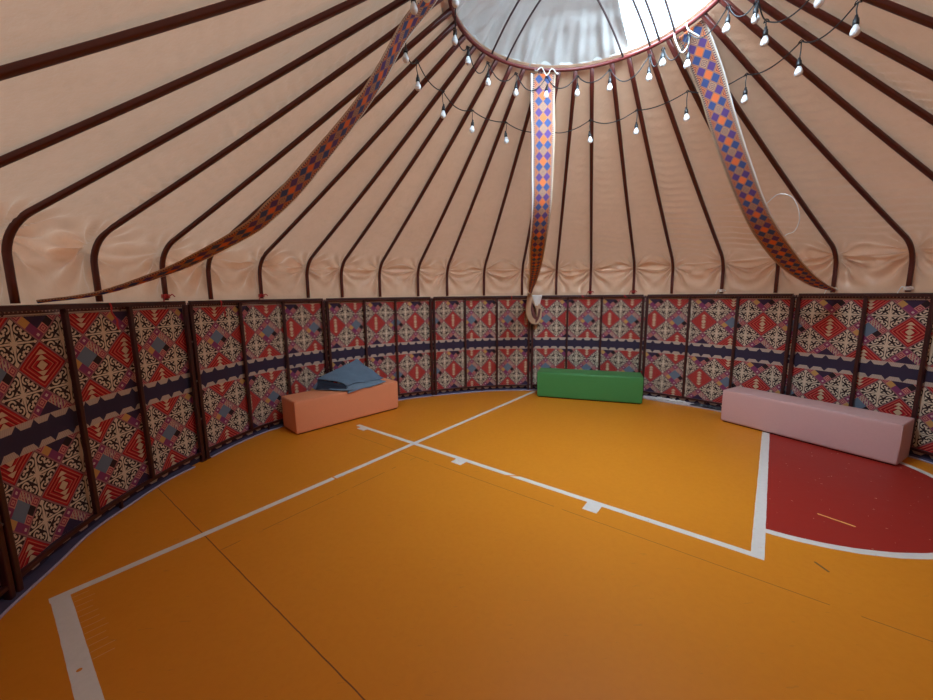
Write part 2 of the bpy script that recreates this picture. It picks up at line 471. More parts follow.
def roof():
    prof = [(0.0, z) for z in np.linspace(1.549, 1.86, 24)]
    for q in np.linspace(0, 1, 20)[1:]:      # soft corner
        a = q * R(58.2); rad = 0.16
        prof.append((-(rad - rad * math.cos(a)), 1.86 + rad * math.sin(a)))
    r0, z0 = prof[-1]
    top_r = 0.90
    L = 2.55
    ns = 130
    mesh = []; UV = []
    azs = []
    for k in range(len(RFULL)):
        a0 = RFULL[k]; a1 = RFULL[k + 1] if k + 1 < len(RFULL) else RFULL[0] + 360
        m_ = 36 if k < len(RAFT) else 8
        for q in range(m_): azs.append((a0 + (a1 - a0) * q / m_, q / m_, k))
    V = []
    for (a, q, k) in azs:
        rw = RW(a) + FOFF - 0.005
        tx = q * 2 - 1
        sag = 1 - tx * tx
        wid = R((9.2)) * 3.4
        dl = q * wid; dr = (1 - q) * wid
        aa = (a + 180) % 360 - 180
        amp_t = 0.004 + 0.020 * math.exp(-((aa - 58) / 20) ** 2) + 0.010 * math.exp(-((aa - 92) / 9) ** 2) + 0.010 * math.exp(-((aa + 23) / 6) ** 2) + 0.012 * math.exp(-((aa + 88) / 7) ** 2)
        if k % 3 == 1: amp_t *= 0.4
        col = []
        N1 = len(prof)
        for s in range(N1 + ns):
            if s < N1:
                dr_, z = prof[s]
                r = rw + dr_; nx, nz = 1.0, 0.0
                if s > 23: t = (s - 23) / 19 * R(58); nx, nz = math.cos(t), math.sin(t)
            else:
                f = (s - N1 + 1) / ns; rs = rw + r0; zs = z0
                r = rs + (top_r - rs) * f; z = zs + (3.575 - zs) * f; nx, nz = math.sin(R(32)), math.cos(R(32))
            # fan pleats that run out from each pole's bend
            w = 0.0
            dv = z - 1.97
            if z < 2.12:
                for (dd, sg) in ((dl, 1.0), (dr, 1.7)):
                    rho = math.hypot(dd, dv); ang = math.atan2(-dv, dd + 1e-6)
                    w += 0.040 * math.sin(ang * 12 + sg * k * 2.1 + rho * 6 + 1.2 * vn(rho * 7, k, 7)) * math.exp(-((rho - 0.17) / 0.19) ** 2) * min(1, rho / 0.06) * (0.7 + 0.5 * vn(ang * 2, k, 9))
                w += 0.026 * sag * math.sin((z - 1.5) * 56 + 2.2 * sag + k) * math.exp(-((z - 1.93) / 0.09) ** 2)
                w *= min(1, max(0, (z - 1.555) / 0.08)) * (1 if z < 2.0 else max(0, (2.12 - z) / 0.12))
            slope = (z - 2.05) / 1.5
            if slope > 0:
                ss = (z - 2.05) / 0.53
                side = math.exp(-(q / 0.45) ** 2) if k % 2 else math.exp(-((1 - q) / 0.5) ** 2)
                env = amp_t * (0.35 + 0.65 * side) * max(0.12, 1 - slope * 0.75) * min(1, slope * 12)
                w += env * math.sin(ss * 62 + 3.0 * tx + 2.5 * vn(ss * 1.6, k * 3.1) + 1.5 * vn(q * 3, ss * 2, 3)) * (0.6 + 0.6 * vn(ss * 2.3 + k, q * 2, 5))
            b = 0.020 * sag * (0.4 + 0.6 * vn(k * 1.7, z * 1.2, 2)) if z > 1.6 else 0
            w2 = w - b * 0.5
            r_ = r + nx * (w2 + 0.0); z_ = z + nz * (w2 + 0.0)
            col.append(pol(a, r_ + (0.012 if s >= 0 else 0), z_ + (0.022 * min(1, max(0, (z - 1.86) / 0.3)))))
        mesh.append(col)
    m = len(mesh[0]); na = len(mesh)
    V = [v for c in mesh for v in c]
    F = [(i * m + k, i * m + k + 1, ((i + 1) % na) * m + k + 1, ((i + 1) % na) * m + k) for i in range(na) for k in range(m - 1)]
    o = link_mesh('ceiling', V, F, M_TENT)
    # outer skin that keeps daylight out
    return tag(o, kind='structure')
roof()

# crown cover: domed cloth over the left half of the smoke hole, rolled edge on its open side
def dome():
    nr, na = 60, 420; V = []; F = []
    a0, a1 = 36.0 - 360 + 182, 37.0      # covered from az -142 .. 37
    for i in range(na + 1):
        a = a0 + (a1 - a0) * i / na
        for k in range(nr + 1):
            f = k / nr; rr = 0.985 * (1 - f) + 0.0 * f
            rr = max(rr, 0.02)
            z = 3.575 + 0.40 * (1 - (rr / 0.985) ** 2)
            e = (rr / 0.985)
            w = (0.020 * math.sin(R(a) * 24 + 2.5 * vn(a * 0.06, rr * 4)) + 0.014 * math.sin(R(a) * 57 + 3 * vn(a * 0.09, rr * 3, 6))) * math.exp(-((e - 0.86) / 0.16) ** 2)
            w += 0.035 * vn(a * 0.05, rr * 3.5, 4) * e + 0.014 * math.sin(rr * 40 + a * 0.10 + 3 * vn(a * 0.03, 1)) * (1 - e)
            V.append(pol(a, rr + 0.0, z + w))
    m = nr + 1
    F = [(i * m + k, i * m + k + 1, (i + 1) * m + k + 1, (i + 1) * m + k) for i in range(na) for k in range(nr)]
    o = link_mesh('ceiling', V, F, M_DOME)
    tag(o, kind='structure')
    # collar: pale strip hanging from the cover just inside the ring
    V = []; na = 160
    for i in range(na + 1):
        a = a0 + (a1 - a0) * i / na
        for k, (rr, z) in enumerate(((0.975, 3.60), (0.94, 3.580), (0.925, 3.60), (0.94, 3.66))):
            V.append(pol(a, rr + 0.006 * math.sin(R(a) * 40 + k), z + 0.006 * vn(a * 0.3, k)))
    F = [(i * 4 + k, i * 4 + k + 1, (i + 1) * 4 + k + 1, (i + 1) * 4 + k) for i in range(na) for k in range(3)]
    link_mesh('hem', V, F, M_DOME, o)
dome()

# ------------------------------------------------------------------ crown ring with its arched rods
crown = empty('crown_ring', (CX, CY, 3.54))
tag(crown, 'round dark red crown ring that all the roof poles meet', 'roof ring')
def local(o, parent):
    o.parent = parent; o.matrix_parent_inverse = Matrix.Translation(-parent.location)
    return o
V, F = sweep([pol(a, 0.915, 3.555) for a in np.arange(0, 360, 2.5)], csec(0.015, 10), closed=True)
local(link_mesh('rim', V, F, M_RING), crown)
def rod(az_dir, off, rise=0.34, rad=0.0075):
    d = Vector((math.sin(R(az_dir)), math.cos(R(az_dir)), 0)); s = Vector((d.y, -d.x, 0)); h = math.sqrt(0.90 ** 2 - off ** 2)
    pts = []
    for q in range(25):
        t = -1 + 2 * q / 24; pts.append(Vector((CX, CY, 3.56)) + s * off + d * (h * t) + Vector((0, 0, rise * (1 - abs(t) ** 2.2))))
    V, F = sweep(pts, csec(rad, 6), up=lambda i: s)
    local(link_mesh('rod', V, F, M_ROD), crown)
for az_, off in ((-35.5, -0.085), (-35.5, 0.075), (50.5, -0.03), (50.5, 0.045), (50.5, 0.165), (50.5, -0.24)): rod(az_, off)

# ------------------------------------------------------------------ roof poles
def pole_pts(a, a2):
    rw = RW(a) - 0.012
    P = [(rw, 1.575), (rw, 1.70), (rw - 0.001, 1.82)]
    for q in np.linspace(0.12, 1, 8):
        t = q * R(58.2); rad = 0.30; P.append((rw - (rad - rad * math.cos(t)), 1.82 + rad * math.sin(t)))
    r1, z1 = P[-1]; re, ze = 0.922, 3.552
    out = [pol(a, r, z) for r, z in P]
    for q in range(1, 13):
        f = q / 12; bow = -0.012 * math.sin(math.pi * f)
        out.append(pol(a + (a2 - a) * f, r1 + (re - r1) * f, z1 + (ze - z1) * f + bow))
    return out
foot_desc = {
 -119.0: 'straight dark red roof pole running across the upper left corner',
 -108.8: 'dark red roof pole entering at the left edge below the corner one',
 -100.2: 'leftmost curved roof pole whose foot stands on the wall frame',
 -90.2: 'second curved roof pole from the left, above the loose ribbon end of the sagging band',
 -80.4: 'third curved roof pole from the left, red cord knotted at its foot',
 -72.5: 'fourth curved roof pole from the left, foot beside the hanging red ribbon',
 -62.6: 'roof pole with a red cord knot at its foot, left of the salmon bench',
 -53.3: 'roof pole whose foot stands above the left part of the salmon bench',
 -45.8: 'roof pole whose foot stands above the denim cloth',
 -36.7: 'roof pole whose foot stands above the right end of the salmon bench',
 -27.0: 'first roof pole right of the salmon bench',
 -19.2: 'second roof pole right of the salmon bench',
 -9.07: 'second roof pole left of the hanging patterned band in the middle',
 1.32: 'roof pole just left of the looped end of the middle band',
 10.4: 'first roof pole right of the middle band, above the left end of the green bench',
 19.1: 'roof pole whose foot stands above the middle of the green bench',
 29.4: 'roof pole whose foot stands above the right end of the green bench',
 37.9: 'first roof pole right of the green bench',
 48.0: 'roof pole with a foot above the left end of the pink bench',
 57.6: 'roof pole largely hidden behind the right patterned band',
 66.2: 'curved roof pole whose foot meets the tail of the right patterned band',
 75.5: 'rightmost curved roof pole, its foot above the right end of the pink bench',
 84.9: 'roof pole leaving at the right edge, first above the last curved foot',
 92.2: 'roof pole leaving at the right edge, third from the upper right corner',
 98.8: 'roof pole leaving at the right edge, second from the upper right corner',
 107.5: 'roof pole clipped by the upper right corner',
}
def az_ring(a): return a * 0.985 + 0.2
for a in RAFT:
    pts = pole_pts(a, az_ring(a))
    rad = Vector((math.sin(R(a)), math.cos(R(a)), 0)); side = Vector((rad.y, -rad.x, 0))
    base = pts[0].copy()
    V, F = sweep([p - base for p in pts], rsec(0.029, 0.036, 0.5), up=lambda i: side)
    o = link_mesh('roof_pole', V, F, M_POLE, loc=base)
    tag(o, foot_desc[a], 'roof pole', 'roof poles of the tent')
    # lashing at the foot
    tie = {-80.4: M_RED, -62.6: M_RED, 48.0: M_WHITE, 66.2: M_WHITE, 75.5: M_WHITE, 29.4: M_RED, 19.1: M_RED}.get(a)
    if tie:
        L = []
        for k in range(3):
            c = Vector((0, 0, 0.022 + 0.012 * k)); n_ = 12
            L.append(sweep([c + side * (0.026 * math.cos(2 * math.pi * j / n_)) + rad * (0.030 * math.sin(2 * math.pi * j / n_)) for j in range(n_)], csec(0.006, 6), closed=True))
        inn = -rad * 0.035
        for sx in (-1, 1):
            L.append(sweep(catmull([inn + Vector((0, 0, 0.03)), inn + side * (0.03 * sx) + Vector((0, 0, 0.05)), inn + side * (0.055 * sx) + Vector((0, 0, 0.01 + 0.02 * sx))]), csec(0.005, 6), up=rad))
        V, F = merge(L); link_mesh('tie', V, F, tie, o)

# ------------------------------------------------------------------ wall frames
_B = [-132.4, -105.7, -76.8, -49.75, -23.33, 3.78, 32.23, 60.9, 87.6, 115.6]
_I = [(-123.5, -114.9), (-94.67, -86.01), (-66.9, -58.5), (-40.61, -32.9), (-14.27, -5.46), (13.53, 22.06), (41.86, 51.17), (70.6, 78.3), (97.0, 106.3)]
FR = [(_B[k] + 0.46, _I[k][0], _I[k][1], _B[k + 1] - 0.46) for k in range(9)]
FLAB = ['maroon wall frame of which only the end post shows at the lower left edge',
 'nearest maroon wall frame at the left, with three tall cloth panels',
 'maroon wall frame left of and behind the salmon bench',
 'maroon wall frame behind the denim cloth, reaching right past the salmon bench',
 'maroon wall frame between the salmon and green benches',
 'maroon wall frame behind the green bench',
 'maroon wall frame between the green and pink benches',
 'maroon wall frame behind the right half of the pink bench',
 'maroon wall frame beyond the right edge past the pink bench']
for fi, (azs, lab) in enumerate(zip(FR, FLAB)):
    am = (azs[0] + azs[-1]) / 2
    base = pol(am, RW(am), 0.0)
    root = empty('wall_frame', base); tag(root, lab, 'wall frame', 'wall frames around the tent')
    def arc(z, a0=azs[0], a1=azs[-1], dr=0.0):
        return [pol(a, RW(a) + dr, z) for a in np.linspace(a0, a1, 17)]
    V, F = sweep(arc(1.548), rsec(0.030, 0.036, 0.3)); local(link_mesh('top_rail', V, F, M_STEEL, smooth=False), root)
    V, F = sweep(arc(0.086), rsec(0.026, 0.026, 0.3)); local(link_mesh('bottom_rail', V, F, M_STEEL, smooth=False), root)
    for k, a in enumerate(azs):
        end = k in (0, 3)
        w = 0.034 if end else 0.030
        z0 = 0.0 if end else 0.098; z1 = 1.53
        radv = Vector((math.sin(R(a)), math.cos(R(a)), 0))
        L = [sweep([pol(a, RW(a), z) for z in np.linspace(z0, z1, 6)], rsec(w, w, 0.3), up=radv)]
        if end: L.append(sweep([pol(a, RW(a), 0.0), pol(a, RW(a), 0.008)], rsec(0.055, 0.05, 0.3), up=radv))
        V, F = merge(L)
        local(link_mesh('post' if end else 'bar', V, F, M_STEEL, smooth=False), root)
    am_ = am
    V, F = merge([sweep([pol(am, RW(am), 0), pol(am, RW(am), 0.073)], rsec(0.02, 0.02, 0.3), up=Vector((0, 1, 0))), sweep([pol(am, RW(am), 0), pol(am, RW(am), 0.008)], rsec(0.04, 0.04, 0.3), up=Vector((0, 1, 0)))])
    local(link_mesh('foot', V, F, M_STEEL, smooth=False), root)
    for z in (0.42, 0.80, 1.18):       # bolts that clamp neighbouring posts
        a = azs[-1] + 0.46
        V, F = sweep([pol(a - 0.46, RW(a), z), pol(a + 0.46, RW(a), z)], csec(0.009, 8)); local(link_mesh('bolt', V, F, M_BOLT), root)
    for q in (0.12, 0.37, 0.63, 0.88): # cord hooks under the top rail
        a = azs[0] + (azs[-1] - azs[0]) * q
        V, F = sweep([pol(a, RW(a) - 0.016, 1.535), pol(a, RW(a) - 0.024, 1.52), pol(a, RW(a) - 0.014, 1.507), pol(a, RW(a) - 0.006, 1.515)], csec(0.0045, 6), up=Vector((1, 0, 0)))
        local(link_mesh('hook', V, F, M_STEEL), root)
    rib = {1: [(-89.2, 0.20, 0.5)], 2: [(-71.0, 0.17, 0.6)], 4: [(-1.7, 0.13, 0.4)], 5: [(17.0, 0.05, 0.4), (27.3, 0.05, 0.3)]}.get(fi, [])
    for (a, ln, ph) in rib:            # loose red ribbon tied to the top rail
        pts = [pol(a + 0.15 * math.sin(q * 1.9 + ph) + q * 0.10, RW(a) - 0.024 - 0.003 * q, 1.565 - ln * q / 6) for q in range(7)]
        radv = Vector((math.sin(R(a)), math.cos(R(a)), 0))
        V, F = sweep(catmull(pts, 4), rsec(0.014, 0.003, 0.3), up=radv); local(link_mesh('ribbon', V, F, M_RED), root)

# cloth hem that spreads onto the floor along the wall
def hem(name, a0, a1, wfun, mat, mat2, label=None):
    na = int((a1 - a0) / 0.5); V = []; W2 = []
    for i in range(na + 1):
        a = a0 + (a1 - a0) * i / na; w = wfun(a)
        for k, (f, z) in enumerate(((0, 0.02), (0.25, 0.018), (0.5, 0.012), (0.8, 0.009), (1, 0.006))):
            V.append(pol(a, RW(a) + FOFF - 0.005 - w * f, z + 0.005 * abs(math.sin(R(a) * 60 + k))))
        W2.append(pol(a, RW(a) + FOFF - 0.005 - w, 0.008))
    F = [(i * 5 + k, i * 5 + k + 1, (i + 1) * 5 + k + 1, (i + 1) * 5 + k) for i in range(na) for k in range(4)]
    o = link_mesh(name, V, F, mat); tag(o, kind='structure')
    V, F = sweep(W2, csec(0.008, 6)); link_mesh('piping', V, F, mat2, o)
    return o
hem('trim_1', -125, -79.5, lambda a: 0.065 + 0.02 * math.sin(R(a) * 9) + 0.008 * math.sin(R(a) * 31), M_HEM, M_HEMP)
hem('trim_2', -76, 33, lambda a: 0.055 + 0.008 * math.sin(R(a) * 17), M_HEM, M_HEMP)
hem('trim_3', 33, 56, lambda a: 0.145 + 0.012 * math.sin(R(a) * 21), M_HEMW, M_HEMW)
hem('trim_4', 56, 112, lambda a: 0.055 + 0.010 * math.sin(R(a) * 21), M_HEM, M_HEMP)
def heap(name, a0, a1, r0, r1, h, mat, label, cat, seed):
    V = []; na, nr = 60, 14
    for i in range(na + 1):
        for k in range(nr + 1):
            fa, f = i / na, k / nr; e = max(0.0, min(1, math.sin(math.pi * fa) * 3)) * max(0, math.sin(math.pi * f)) ** 0.6
            z = 0.022 + h * e * (0.55 + 0.45 * vn(fa * 14, f * 3, seed) + 0.2 * vn(fa * 30, f * 6, seed + 1))
            a = a0 + (a1 - a0) * fa
            V.append(pol(a, RW(a) - r0 + (r0 - r1) * f + 0.01 * vn(fa * 9, f, seed + 2), max(z, 0.012)))
    F = [(i * (nr + 1) + k, i * (nr + 1) + k + 1, (i + 1) * (nr + 1) + k + 1, (i + 1) * (nr + 1) + k) for i in range(na) for k in range(nr)]
    o = link_mesh(name, V, F, mat); md = o.modifiers.new('s', 'SOLIDIFY'); md.thickness = 0.004; md.offset = 1
    return tag(o, label, cat)
heap('crumpled_cloth', 34.8, 43.3, 0.105, 0.02, 0.045, M_CRUMP, 'crumpled white cloth strip on the floor beside the green bench', 'cloth', 3)
heap('dark_cloth', 43.8, 53.5, 0.105, 0.02, 0.045, M_BLKC, 'dark shiny cloth strip on the floor behind the left end of the pink bench', 'cloth', 8)

# ------------------------------------------------------------------ benches
def bench(name, label, mat, p0, p1, depth, h, seed):
    p0 = Vector((*p0, 0)); p1 = Vector((*p1, 0)); d = (p1 - p0); L = d.length; d.normalize(); nrm = Vector((-d.y, d.x, 0))
    c = (p0 + p1) / 2 + nrm * depth / 2
    root = empty(name, c, math.atan2(d.y, d.x)); tag(root, label, 'bench', 'upholstered box benches')
    bm = bmesh.new(); bmesh.ops.create_cube(bm, size=1)
    for v in bm.verts: v.co = Vector((v.co.x * L, v.co.y * depth, v.co.z * (h - 0.012) + (h - 0.012) / 2 + 0.012))
    bmesh.ops.subdivide_edges(bm, edges=bm.edges[:], cuts=9, use_grid_fill=True)
    for v in bm.verts:
        x, y, z = v.co.x / (L / 2), v.co.y / (depth / 2), (v.co.z - 0.012) / (h - 0.012) * 2 - 1
        bul = 0.007
        if abs(z) > 0.999: v.co.z += math.copysign(bul if z > 0 else 0, z) * (1 - x ** 6) * (1 - y ** 2)
        if abs(y) > 0.999: v.co.y += math.copysign(bul, y) * (1 - x ** 6) * (1 - z ** 2)
        if abs(x) > 0.999: v.co.x += math.copysign(bul, x) * (1 - y ** 2) * (1 - z ** 2)
        v.co.z += 0.0015 * vn(v.co.x * 6, v.co.y * 6, seed) * (1 if z > 0.9 else 0)
    o = bm_obj('upholstery', bm, mat, root)
    b = o.modifiers.new('bevel', 'BEVEL'); b.width = 0.016; b.segments = 3; b.limit_method = 'ANGLE'; b.angle_limit = R(40)
    o.data.shade_smooth()
    # stitched seams along the top and upright edges
    sec = csec(0.0035, 6); x, y = L / 2 - 0.0045, depth / 2 - 0.0045
    for sx in (-1, 1):
        for sy in (-1, 1):
            V, F = sweep([Vector((sx * x, sy * y, z)) for z in (0.03, h - 0.01)], sec, up=Vector((1, 0, 0)))
            link_mesh('seam', V, F, mat, root)
    V, F = sweep([Vector((x, y, h - 0.0045)), Vector((-x, y, h - 0.0045)), Vector((-x, -y, h - 0.0045)), Vector((x, -y, h - 0.0045))], sec, closed=True)
    link_mesh('top_seam', V, F, mat, root)
    bm = bmesh.new(); bmesh.ops.create_cube(bm, size=1)
    for v in bm.verts: v.co = Vector((v.co.x * (L - 0.04), v.co.y * (depth - 0.04), v.co.z * 0.014 + 0.007))
    o = bm_obj('plinth', bm, M_PLINTH, root)
    return root
SP0, SP1, SD = (-1.975, 4.215), (-0.975, 5.235), 0.40
bench('box_bench', 'salmon orange upholstered box bench with denim cloth lying on it', M_SAL, SP0, SP1, SD, 0.400, 1)
bench('box_bench', 'green upholstered box bench standing against the back wall', M_GRN, (1.090, 5.765), (2.515, 5.285), 0.37, 0.400, 2)
bench('box_bench', 'pale pink upholstered box bench beside the red floor area', M_PNK, (3.155, 4.560), (3.905, 3.262), 0.36, 0.400, 3)

# ------------------------------------------------------------------ denim cloth on the salmon bench
def denim():
    p0 = Vector((*SP0, 0)); d = (Vector((*SP1, 0)) - p0).normalized(); nr = Vector((-d.y, d.x, 0))
    base = p0 + d * 0.85 + nr * 0.18 + Vector((0, 0, 0.40))
    root = empty('denim_garment', base, math.atan2(d.y, d.x))
    tag(root, 'folded blue denim garment lying on the salmon bench against the wall', 'clothes')
    def patch(name, c, mat, bulge, seed, amp, thick, nu=40, nv=30):
        # corners: back-left, back-right, front-right, front-left in (along, depth, z)
        BL, BR, FRt, FL = [Vector((q[0] - 0.85, q[1] - 0.18, q[2] - 0.40)) for q in c]
        V = []
        for i in range(nu + 1):
            u = i / nu
            for j in range(nv + 1):
                v = j / nv
                p = (BL * (1 - u) + BR * u) * (1 - v) + (FL * (1 - u) + FRt * u) * v
                e = math.sin(math.pi * u) ** 0.7 * math.sin(math.pi * v) ** 0.7 if 0 < u < 1 and 0 < v < 1 else 0
                w = bulge * e + amp * (vn(u * 4, v * 3, seed) + 0.5 * vn(u * 9, v * 7, seed + 1)) 
                if v > 0.9: w += 0.012 * math.sin(u * 9 + seed) * (v - 0.9) * 10
                p = p + Vector((0.012 * vn(v * 4, seed), -0.25 * w + 0.015 * vn(u * 5, seed + 3) * v, w))
                V.append(p)
        F = [(i * (nv + 1) + j, (i + 1) * (nv + 1) + j, (i + 1) * (nv + 1) + j + 1, i * (nv + 1) + j + 1) for i in range(nu) for j in range(nv)]
        o = link_mesh(name, V, F, mat, root)
        md = o.modifiers.new('s', 'SOLIDIFY'); md.thickness = thick; md.offset = 0
        return o
    patch('top_layer', [(0.43, 0.33, 0.560), (1.00, 0.33, 0.735), (1.25, 0.05, 0.455), (0.69, 0.05, 0.475)], M_DENIM, 0.022, 5, 0.009, 0.010)
    patch('opening_shade', [(0.44, 0.33, 0.550), (0.69, 0.06, 0.468), (0.64, -0.015, 0.412), (0.40, 0.30, 0.440)], M_SHADE, -0.015, 5, 0.004, 0.006)  # dark sheet across the open side, stands in for the shaded interior
    patch('bottom_layer', [(0.39, 0.31, 0.422), (0.98, 0.33, 0.430), (1.26, 0.03, 0.428), (0.640, -0.022, 0.420)], M_DENIM2, 0.008, 9, 0.003, 0.012)
    patch('fold', [(0.70, 0.075, 0.465), (1.20, 0.09, 0.452), (1.22, 0.00, 0.420), (0.645, -0.038, 0.385)], M_DENIM2, 0.006, 12, 0.004, 0.008, 30, 10)
denim()

# ------------------------------------------------------------------ patterned bands
def band(label, pts, widths, side, edge=(M_TAN, M_WHITE), er=(0.0032, 0.0045)):
    P = catmull(pts, 10); n = len(P)
    W = np.interp(np.linspace(0, 1, n), np.linspace(0, 1, len(widths)), widths)
    base = P[-1].copy()
    root = empty('patterned_band', base); tag(root, label, 'band', 'woven bands hanging from the crown ring')
    V = []; UV = []; L = 0; nc = 7
    for i, p in enumerate(P):
        if i: L += (p - P[i - 1]).length
        t = (P[min(i + 1, n - 1)] - P[max(i - 1, 0)]).normalized()
        s = side(i / (n - 1)).normalized(); s = (s - t * s.dot(t)).normalized(); nrm = s.cross(t)
        w = W[i]; curl = 1 - w / max(W)
        for c in range(nc):
            x = -1 + 2 * c / (nc - 1)
            V.append(p + s * (x * w / 2) + nrm * (0.02 * curl * (x * x) + 0.004 * math.sin(L * 6 + x)) - base)
            UV.append((x, L / 0.118))
    F = [(i * nc + c, i * nc + c + 1, (i + 1) * nc + c + 1, (i + 1) * nc + c) for i in range(n - 1) for c in range(nc - 1)]
    o = link_mesh('webbing', V, F, M_BAND, root)
    lay = o.data.uv_layers.new(name='UVMap')
    for lp in o.data.loops: lay.data[lp.index].uv = UV[lp.vertex_index]
    md = o.modifiers.new('s', 'SOLIDIFY'); md.thickness = 0.004; md.offset = 0
    for sx in (0, nc - 1):
        E = [V[i * nc + sx] for i in range(n)]
        v2, f2 = sweep(E, csec(er[sx > 0], 6), up=Vector((0, 0, 1))); link_mesh('edging', v2, f2, edge[sx > 0], root)
    return root, base
tang = lambda a: Vector((math.cos(R(a)), -math.sin(R(a)), 0))
b1 = [(0.93, 3.52), (1.036, 3.39), (1.195, 3.21), (1.357, 2.95), (1.553, 2.68), (1.87, 2.315), (2.06, 2.13), (2.20, 2.01), (2.49, 1.84), (2.71, 1.737), (3.06, 1.625), (3.40, 1.572)]
band('woven band sagging to the far left, from the crown ring to the wall top', [pol(-98.5 + 0.0 * r, r, z) for r, z in b1],
     [0.17, 0.18, 0.185, 0.19, 0.19, 0.19, 0.18, 0.16, 0.12, 0.07, 0.03, 0.016], lambda f: tang(-98.5) + Vector((0, 0, -0.22 * min(1, f * 2))))
b3 = [(0.93, 3.53), (0.991, 3.48), (1.199, 3.237), (1.376, 2.974), (1.578, 2.693), (1.825, 2.391), (2.079, 2.15), (2.43, 1.91), (2.706, 1.772), (3.06, 1.65), (3.37, 1.585)]
band('woven band hanging at the right, curving down to the wall above the pink bench', [pol(67, r, z) for r, z in b3],
     [0.21, 0.21, 0.21, 0.205, 0.20, 0.20, 0.20, 0.19, 0.17, 0.12, 0.04], lambda f: tang(67) + Vector((0, 0, 0.15)))
# middle band: falls almost straight, narrows, ends in a loop over the wall top
A2 = pol(-7, 0.93, 3.53); A3 = pol(-7, 0.90, 3.4)
mid = [A2, Vector((0.712, 3.70, 3.30)), Vector((0.725, 3.72, 3.05)), Vector((0.740, 3.80, 2.75)), Vector((0.760, 3.92, 2.42)), Vector((0.785, 4.25, 2.10)), Vector((0.855, 4.78, 1.87)), Vector((0.985, 5.85, 1.640)), Vector((1.035, 6.135, 1.600))]
mb, mbase = band('woven band hanging down in the middle, looped end hanging over the wall', mid, [0.215, 0.21, 0.205, 0.20, 0.19, 0.165, 0.13, 0.07, 0.04], lambda f: Vector((1, 0.05, 0)), (M_WHITE, M_TAN), (0.008, 0.003))
def ribbon(name, pts, w, mat, parent, base, sidev, k=8):
    P = catmull(pts, k)
    V, F = sweep([p - base for p in P], rsec(w, 0.005, 0.3), up=lambda i: sidev)
    V = V; return link_mesh(name, V, F, mat, parent)
yb = 6.11
lp = [Vector((1.02, yb + 0.02, 1.60)), Vector((1.005, yb - 0.03, 1.50)), Vector((0.985, yb - 0.06, 1.34)), Vector((1.02, yb - 0.07, 1.21)), Vector((1.09, yb - 0.06, 1.15)), Vector((1.15, yb - 0.04, 1.20)), Vector((1.165, yb - 0.03, 1.32)), Vector((1.13, yb - 0.02, 1.42)), Vector((1.06, yb - 0.01, 1.52)), Vector((1.03, yb + 0.0, 1.60))]
nf = Vector((0.0, 1, 0))
P = catmull(lp, 8)
cen = Vector((1.075, yb - 0.05, 1.36))
V, F = sweep([p - mbase for p in P], rsec(0.080, 0.006, 0.3), up=nf); 
loop = link_mesh('loop', V, F, M_TAN, mb)
P = catmull([Vector((1.03, yb - 0.0, 1.55)), Vector((1.04, yb - 0.03, 1.40)), Vector((1.08, yb - 0.05, 1.26)), Vector((1.12, yb - 0.05, 1.19))], 8)
V, F = sweep([p - mbase for p in P], rsec(0.045, 0.005, 0.3), up=nf); link_mesh('inner_strap', V, F, M_BROWN, mb)
P = catmull([Vector((1.17, yb - 0.045, 1.36)), Vector((1.145, yb - 0.05, 1.22)), Vector((1.08, yb - 0.06, 1.135)), Vector((1.02, yb - 0.06, 1.17))], 8)
V, F = sweep([p - mbase for p in P], rsec(0.035, 0.005, 0.3), up=nf); link_mesh('lower_strap', V, F, M_BROWN, mb)
# small white cloth tag by the loop
V = []; 
for i in range(9):
    for k in range(7):
        u, v = i / 8, k / 6; ww = 0.16 * (1 - 0.55 * v)
        V.append(Vector((1.05 + ww * u + 0.05 * v, yb - 0.03 + 0.012 * math.sin(u * 6 + v * 3), 1.575 - 0.17 * v)) - mbase)
F = [(i * 7 + k, i * 7 + k + 1, (i + 1) * 7 + k + 1, (i + 1) * 7 + k) for i in range(8) for k in range(6)]
o = link_mesh('cloth_end', V, F, M_WHITE, mb); md = o.modifiers.new('s', 'SOLIDIFY'); md.thickness = 0.004

